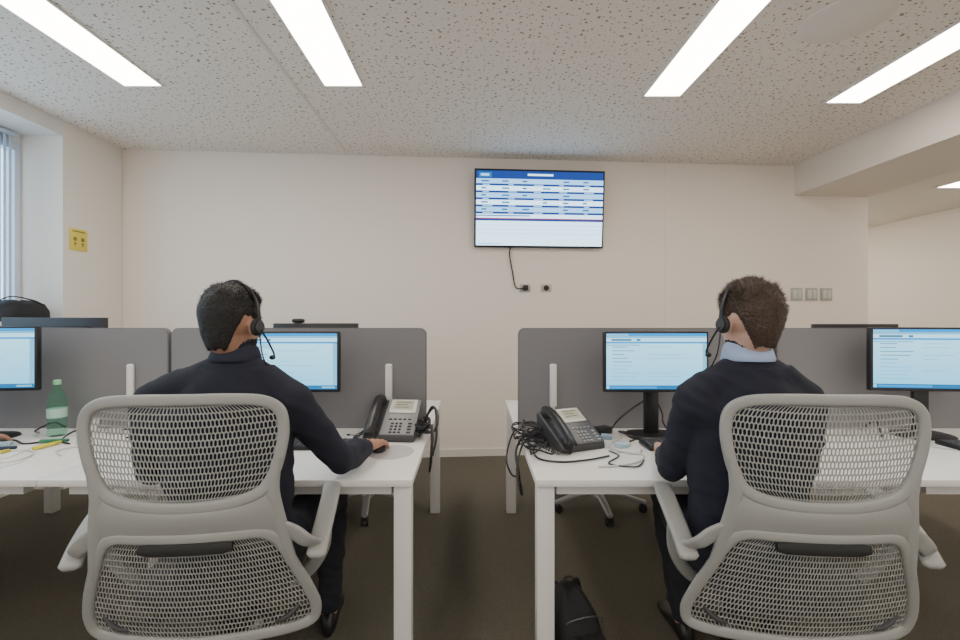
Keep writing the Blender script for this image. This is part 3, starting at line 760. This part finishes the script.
for pts in ([(.60,2.33,zc()),(.68,2.2,zc()),(.62,2.1,zc()),(.60,2.02,zc()),(.68,1.95,zc()),(.72,2.0,zc())],[(.72,2.33,zc()),(.70,2.2,zc()),(.64,2.14,zc()),(.70,2.07,zc())],[(.60,1.94,zc()),(.62,1.98,zc()),(.70,1.93,zc()),(.66,1.85,zc()),(.58,1.80,zc()),(.48,1.78,zc())],
            [(-.50,2.36,zc()),(-.52,2.26,zc()),(-.54,2.22,zc()),(-.58,2.24,zc())],[(-2.0,1.95,zc()),(-1.9,2.0,zc()),(-1.82,1.95,zc()),(-1.80,1.85,zc()),(-1.9,1.8,zc())],
            [(-1.78,2.2,zc()),(-1.7,2.1,zc()),(-1.76,2.0,zc()),(-1.68,1.92,zc())],[(2.0,2.3,zc()),(1.92,2.2,zc()),(1.98,2.1,zc()),(2.06,2.0,zc())]):
    cable(pts,.0035,WC,'thin white cable lying loose on the white desk')
for pts in ([(.70,2.36,zc()),(.72,2.32,.80),(.78,2.30,.86),(.85,2.29,.91)],[(.98,2.36,zc()),(.95,2.34,.79),(.93,2.30,.84),(.90,2.29,.90)],[(-.52,2.36,zc()),(-.53,2.30,zc(.01)),(-.54,2.24,zc(.0)),(-.60,2.26,zc())],[(-1.88,2.34,zc()),(-1.90,2.25,zc(.02)),(-1.88,2.15,zc()),(-1.80,2.10,zc())],
            [(-2.15,2.02,zc()),(-2.08,2.12,zc(.01)),(-2.0,2.10,zc()),(-1.93,2.14,zc()),(-1.88,2.08,zc())],[(-1.75,2.35,zc()),(-1.68,2.28,zc(.02)),(-1.6,2.32,zc()),(-1.62,2.2,zc())],[(-2.12,2.30,zc()),(-2.06,2.22,zc(.03)),(-2.04,2.30,zc(.05)),(-2.02,2.34,zc())],
            [(1.95,2.36,zc()),(2.0,2.33,zc(.05)),(1.97,2.27,zc(.02)),(1.92,2.2,zc())],[(.76,2.30,zc()),(.70,2.24,zc(.02)),(.76,2.2,zc()),(.72,2.14,zc())],[(1.15,2.35,zc()),(1.2,2.28,zc(.02)),(1.14,2.2,zc())]):
    cable(pts,.0042,BK,'black cable behind the monitor on the desk')
r=root('water_bottle','pale green plastic water bottle on the desk','bottle',(-1.995,2.26,DT+.0005)); r.scale=(1.05,1.05,1.05)
GR=mat('green_bottle',(.50,.90,.68),.08); 
GR.node_tree.nodes['Principled BSDF'].inputs['Transmission Weight'].default_value=.96
GR.node_tree.nodes['Principled BSDF'].inputs['IOR'].default_value=1.05
B().lathe([(.001,.003),(.030,0),(.036,.006),(.036,.03),(.0345,.035),(.036,.04),(.036,.15),(.033,.175),(.022,.205),(.013,.222),(.0125,.24),(.001,.24)]).obj('bottle_body',GR,r,ang=50)
B().lathe([(.0366,.085),(.0372,.086),(.0372,.125),(.0366,.126)]).obj('bottle_label',mat('bottle_label',(.40,.62,.50),.5),r)
B().lathe([(.001,.234),(.0150,.234),(.0150,.252),(.013,.255),(.001,.255)]).obj('bottle_cap',mat('cap',(.25,.6,.35),.4),r)
def paper(x,y,rz,w=.15,h=.21):
    o=B().box((0,0,.001),(w,h,.002)).obj('paper_sheet',mat('paper',(.78,.77,.74),.8)); o.location=(x,y,DT+.001); o.rotation_euler=(0,0,rz); tag(o,'white sheet of paper on the desk','paper')
paper(-1.98,1.98,.3); paper(-1.84,1.80,-.2,.12,.16)
def pen(x,y,rz,c,label,nm):
    r=root('marker_pen',label,'pen',(x,y,DT+.0105),rz)
    B().cyl((-.05,0,0),(.035,0,0),.008,n=14,bev=.002).obj('barrel',mat(nm,c,.4),r); B().cyl((.030,0,0),(.065,0,0),.0078,.0065,n=14,bev=.002).obj('pen_cap',mat(nm+'_cap',tuple(k*.7 for k in c),.4),r)
pen(-1.86,2.05,1.35,(.75,.68,.05),'yellow highlighter pen lying on the desk','yellow_pen')
pen(-1.97,1.92,1.2,(.70,.62,.05),'yellow marker lying on white paper','yellow_pen2')
pen(-2.02,2.00,.4,(.02,.03,.08),'dark blue pen lying on the desk','blue_pen')
pen(-1.90,2.13,.2,(.03,.22,.10),'green marker pen lying on the desk','green_pen')
r=root('paper_cup','small white paper cup on the desk','cup',(-1.855,2.29,DT+.0005))
B().lathe([(.001,0),(.024,0),(.031,.07),(.033,.072),(.029,.071),(.023,.005),(.001,.005)]).obj('cup_wall',mat('cup_paper',(.72,.72,.74),.6),r)
for x,y,a,c in ((.655,2.06,.3,(.45,.62,.72)),(.63,2.20,-.3,(.30,.42,.55)),(-1.75,2.12,.2,(.70,.70,.68)),(-2.06,2.07,.5,(.35,.5,.6))):
    r=root('sticky_note_block','small pale sticky note block on the desk','stationery',(x,y,DT+.0005),a)
    B().box((0,0,.010),(.05,.04,.020),bev=.003).obj('block',mat('note_%d'%int(c[0]*100),c,.7),r)
r=root('adapter','small black power adapter on the desk','power adapter',(.63,2.29,DT+.0005),.5)
B().box((0,0,.018),(.10,.055,.036),bev=.008).obj('adapter_case',BLACK,r)
r=root('shoulder_bag','soft black shoulder bag lying on the window sill','bag',(-3.22,3.31,1.2755),0)
b=B(); rg=[]
for z,s in ((0,.92),(.02,1),(.08,.98),(.12,.85),(.14,.55),(.145,.2)):
    rg.append([V((.15*s*math.copysign(abs(math.cos(a))**.7,math.cos(a)),.19*s*math.copysign(abs(math.sin(a))**.7,math.sin(a)),z+(.008*math.sin(3*a+z*30) if z>.05 else 0))) for a in [2*math.pi*k/30 for k in range(30)]])
b.loft(rg).obj('bag_body',mat('bag_cloth',(.018,.018,.02),.8,bump=.4,bscale=90),r,ang=60)
B().sweep(smooth([(-.10,-.15,.10),(-.04,-.195,.15),(.04,-.19,.13),(.10,-.13,.17),(.12,0,.15),(.10,.1,.12)],6),.012,.004,n=8).obj('strap',BLACKR,r)
r=root('backpack','black backpack slumped on the carpet under the desk','backpack',(.405,1.82,0),math.radians(14)); r.scale=(.78,1.0,.70)
rg=[]
for z,s,dy in ((0,.90,0),(.02,1,0),(.12,1.02,0),(.24,.90,.01),(.32,.66,.02),(.37,.38,.03),(.385,.14,.03)):
    rg.append([V((.125*s*math.copysign(abs(math.cos(a))**.6,math.cos(a))-.03*z/.38,dy+.095*s*math.copysign(abs(math.sin(a))**.6,math.sin(a)),z+.006*math.sin(5*a))) for a in [2*math.pi*k/32 for k in range(32)]])
rg[0]=[V((p.x,p.y,0)) for p in rg[0]]
BG=mat('bag_nylon',(.010,.010,.012),.7,bump=.4,bscale=120)
B().loft(rg).obj('backpack_body',BG,r,ang=60)
B().box((0,-.095,.11),(.17,.05,.17),bev=.02,seg=3).obj('front_pocket',BG,r)
B().sweep(smooth([(-.06,.02,.36),(-.055,.02,.42),(-.005,.02,.42),(0,.02,.36)],5),.008,.004,n=8).obj('carry_handle',BLACKR,r)
for s in(-1,1): B().sweep(smooth([(s*.05,.10,.34),(s*.10,.15,.26),(s*.12,.14,.12),(s*.11,.095,.04)],6),.020,.004,ref=(0,1,0),n=8).obj('shoulder_strap',BLACKR,r)
B().sweep(smooth([(-.115,-.04,.20),(-.08,-.075,.27),(0,-.085,.29),(.08,-.075,.27),(.11,-.04,.20)],6),.003,n=6).obj('zipper',mat('zip',(.12,.12,.12),.4,metal=.5),r)

# ------------------------------------------------------------ world, camera
w=bpy.data.worlds.new('world'); bpy.context.scene.world=w; w.use_nodes=True
w.node_tree.nodes['Background'].inputs[0].default_value=(1.0,.95,.89,1); w.node_tree.nodes['Background'].inputs[1].default_value=1.15
cam=bpy.data.cameras.new('camera'); co=bpy.data.objects.new('camera',cam); COL.objects.link(co)
cam.sensor_width=36; cam.lens=470/960*36; cam.shift_x=8/960; cam.shift_y=-5/960; cam.clip_start=.05
co.location=(0,0,CAMZ); co.rotation_euler=(math.pi/2,0,0)
bpy.context.scene.camera=co
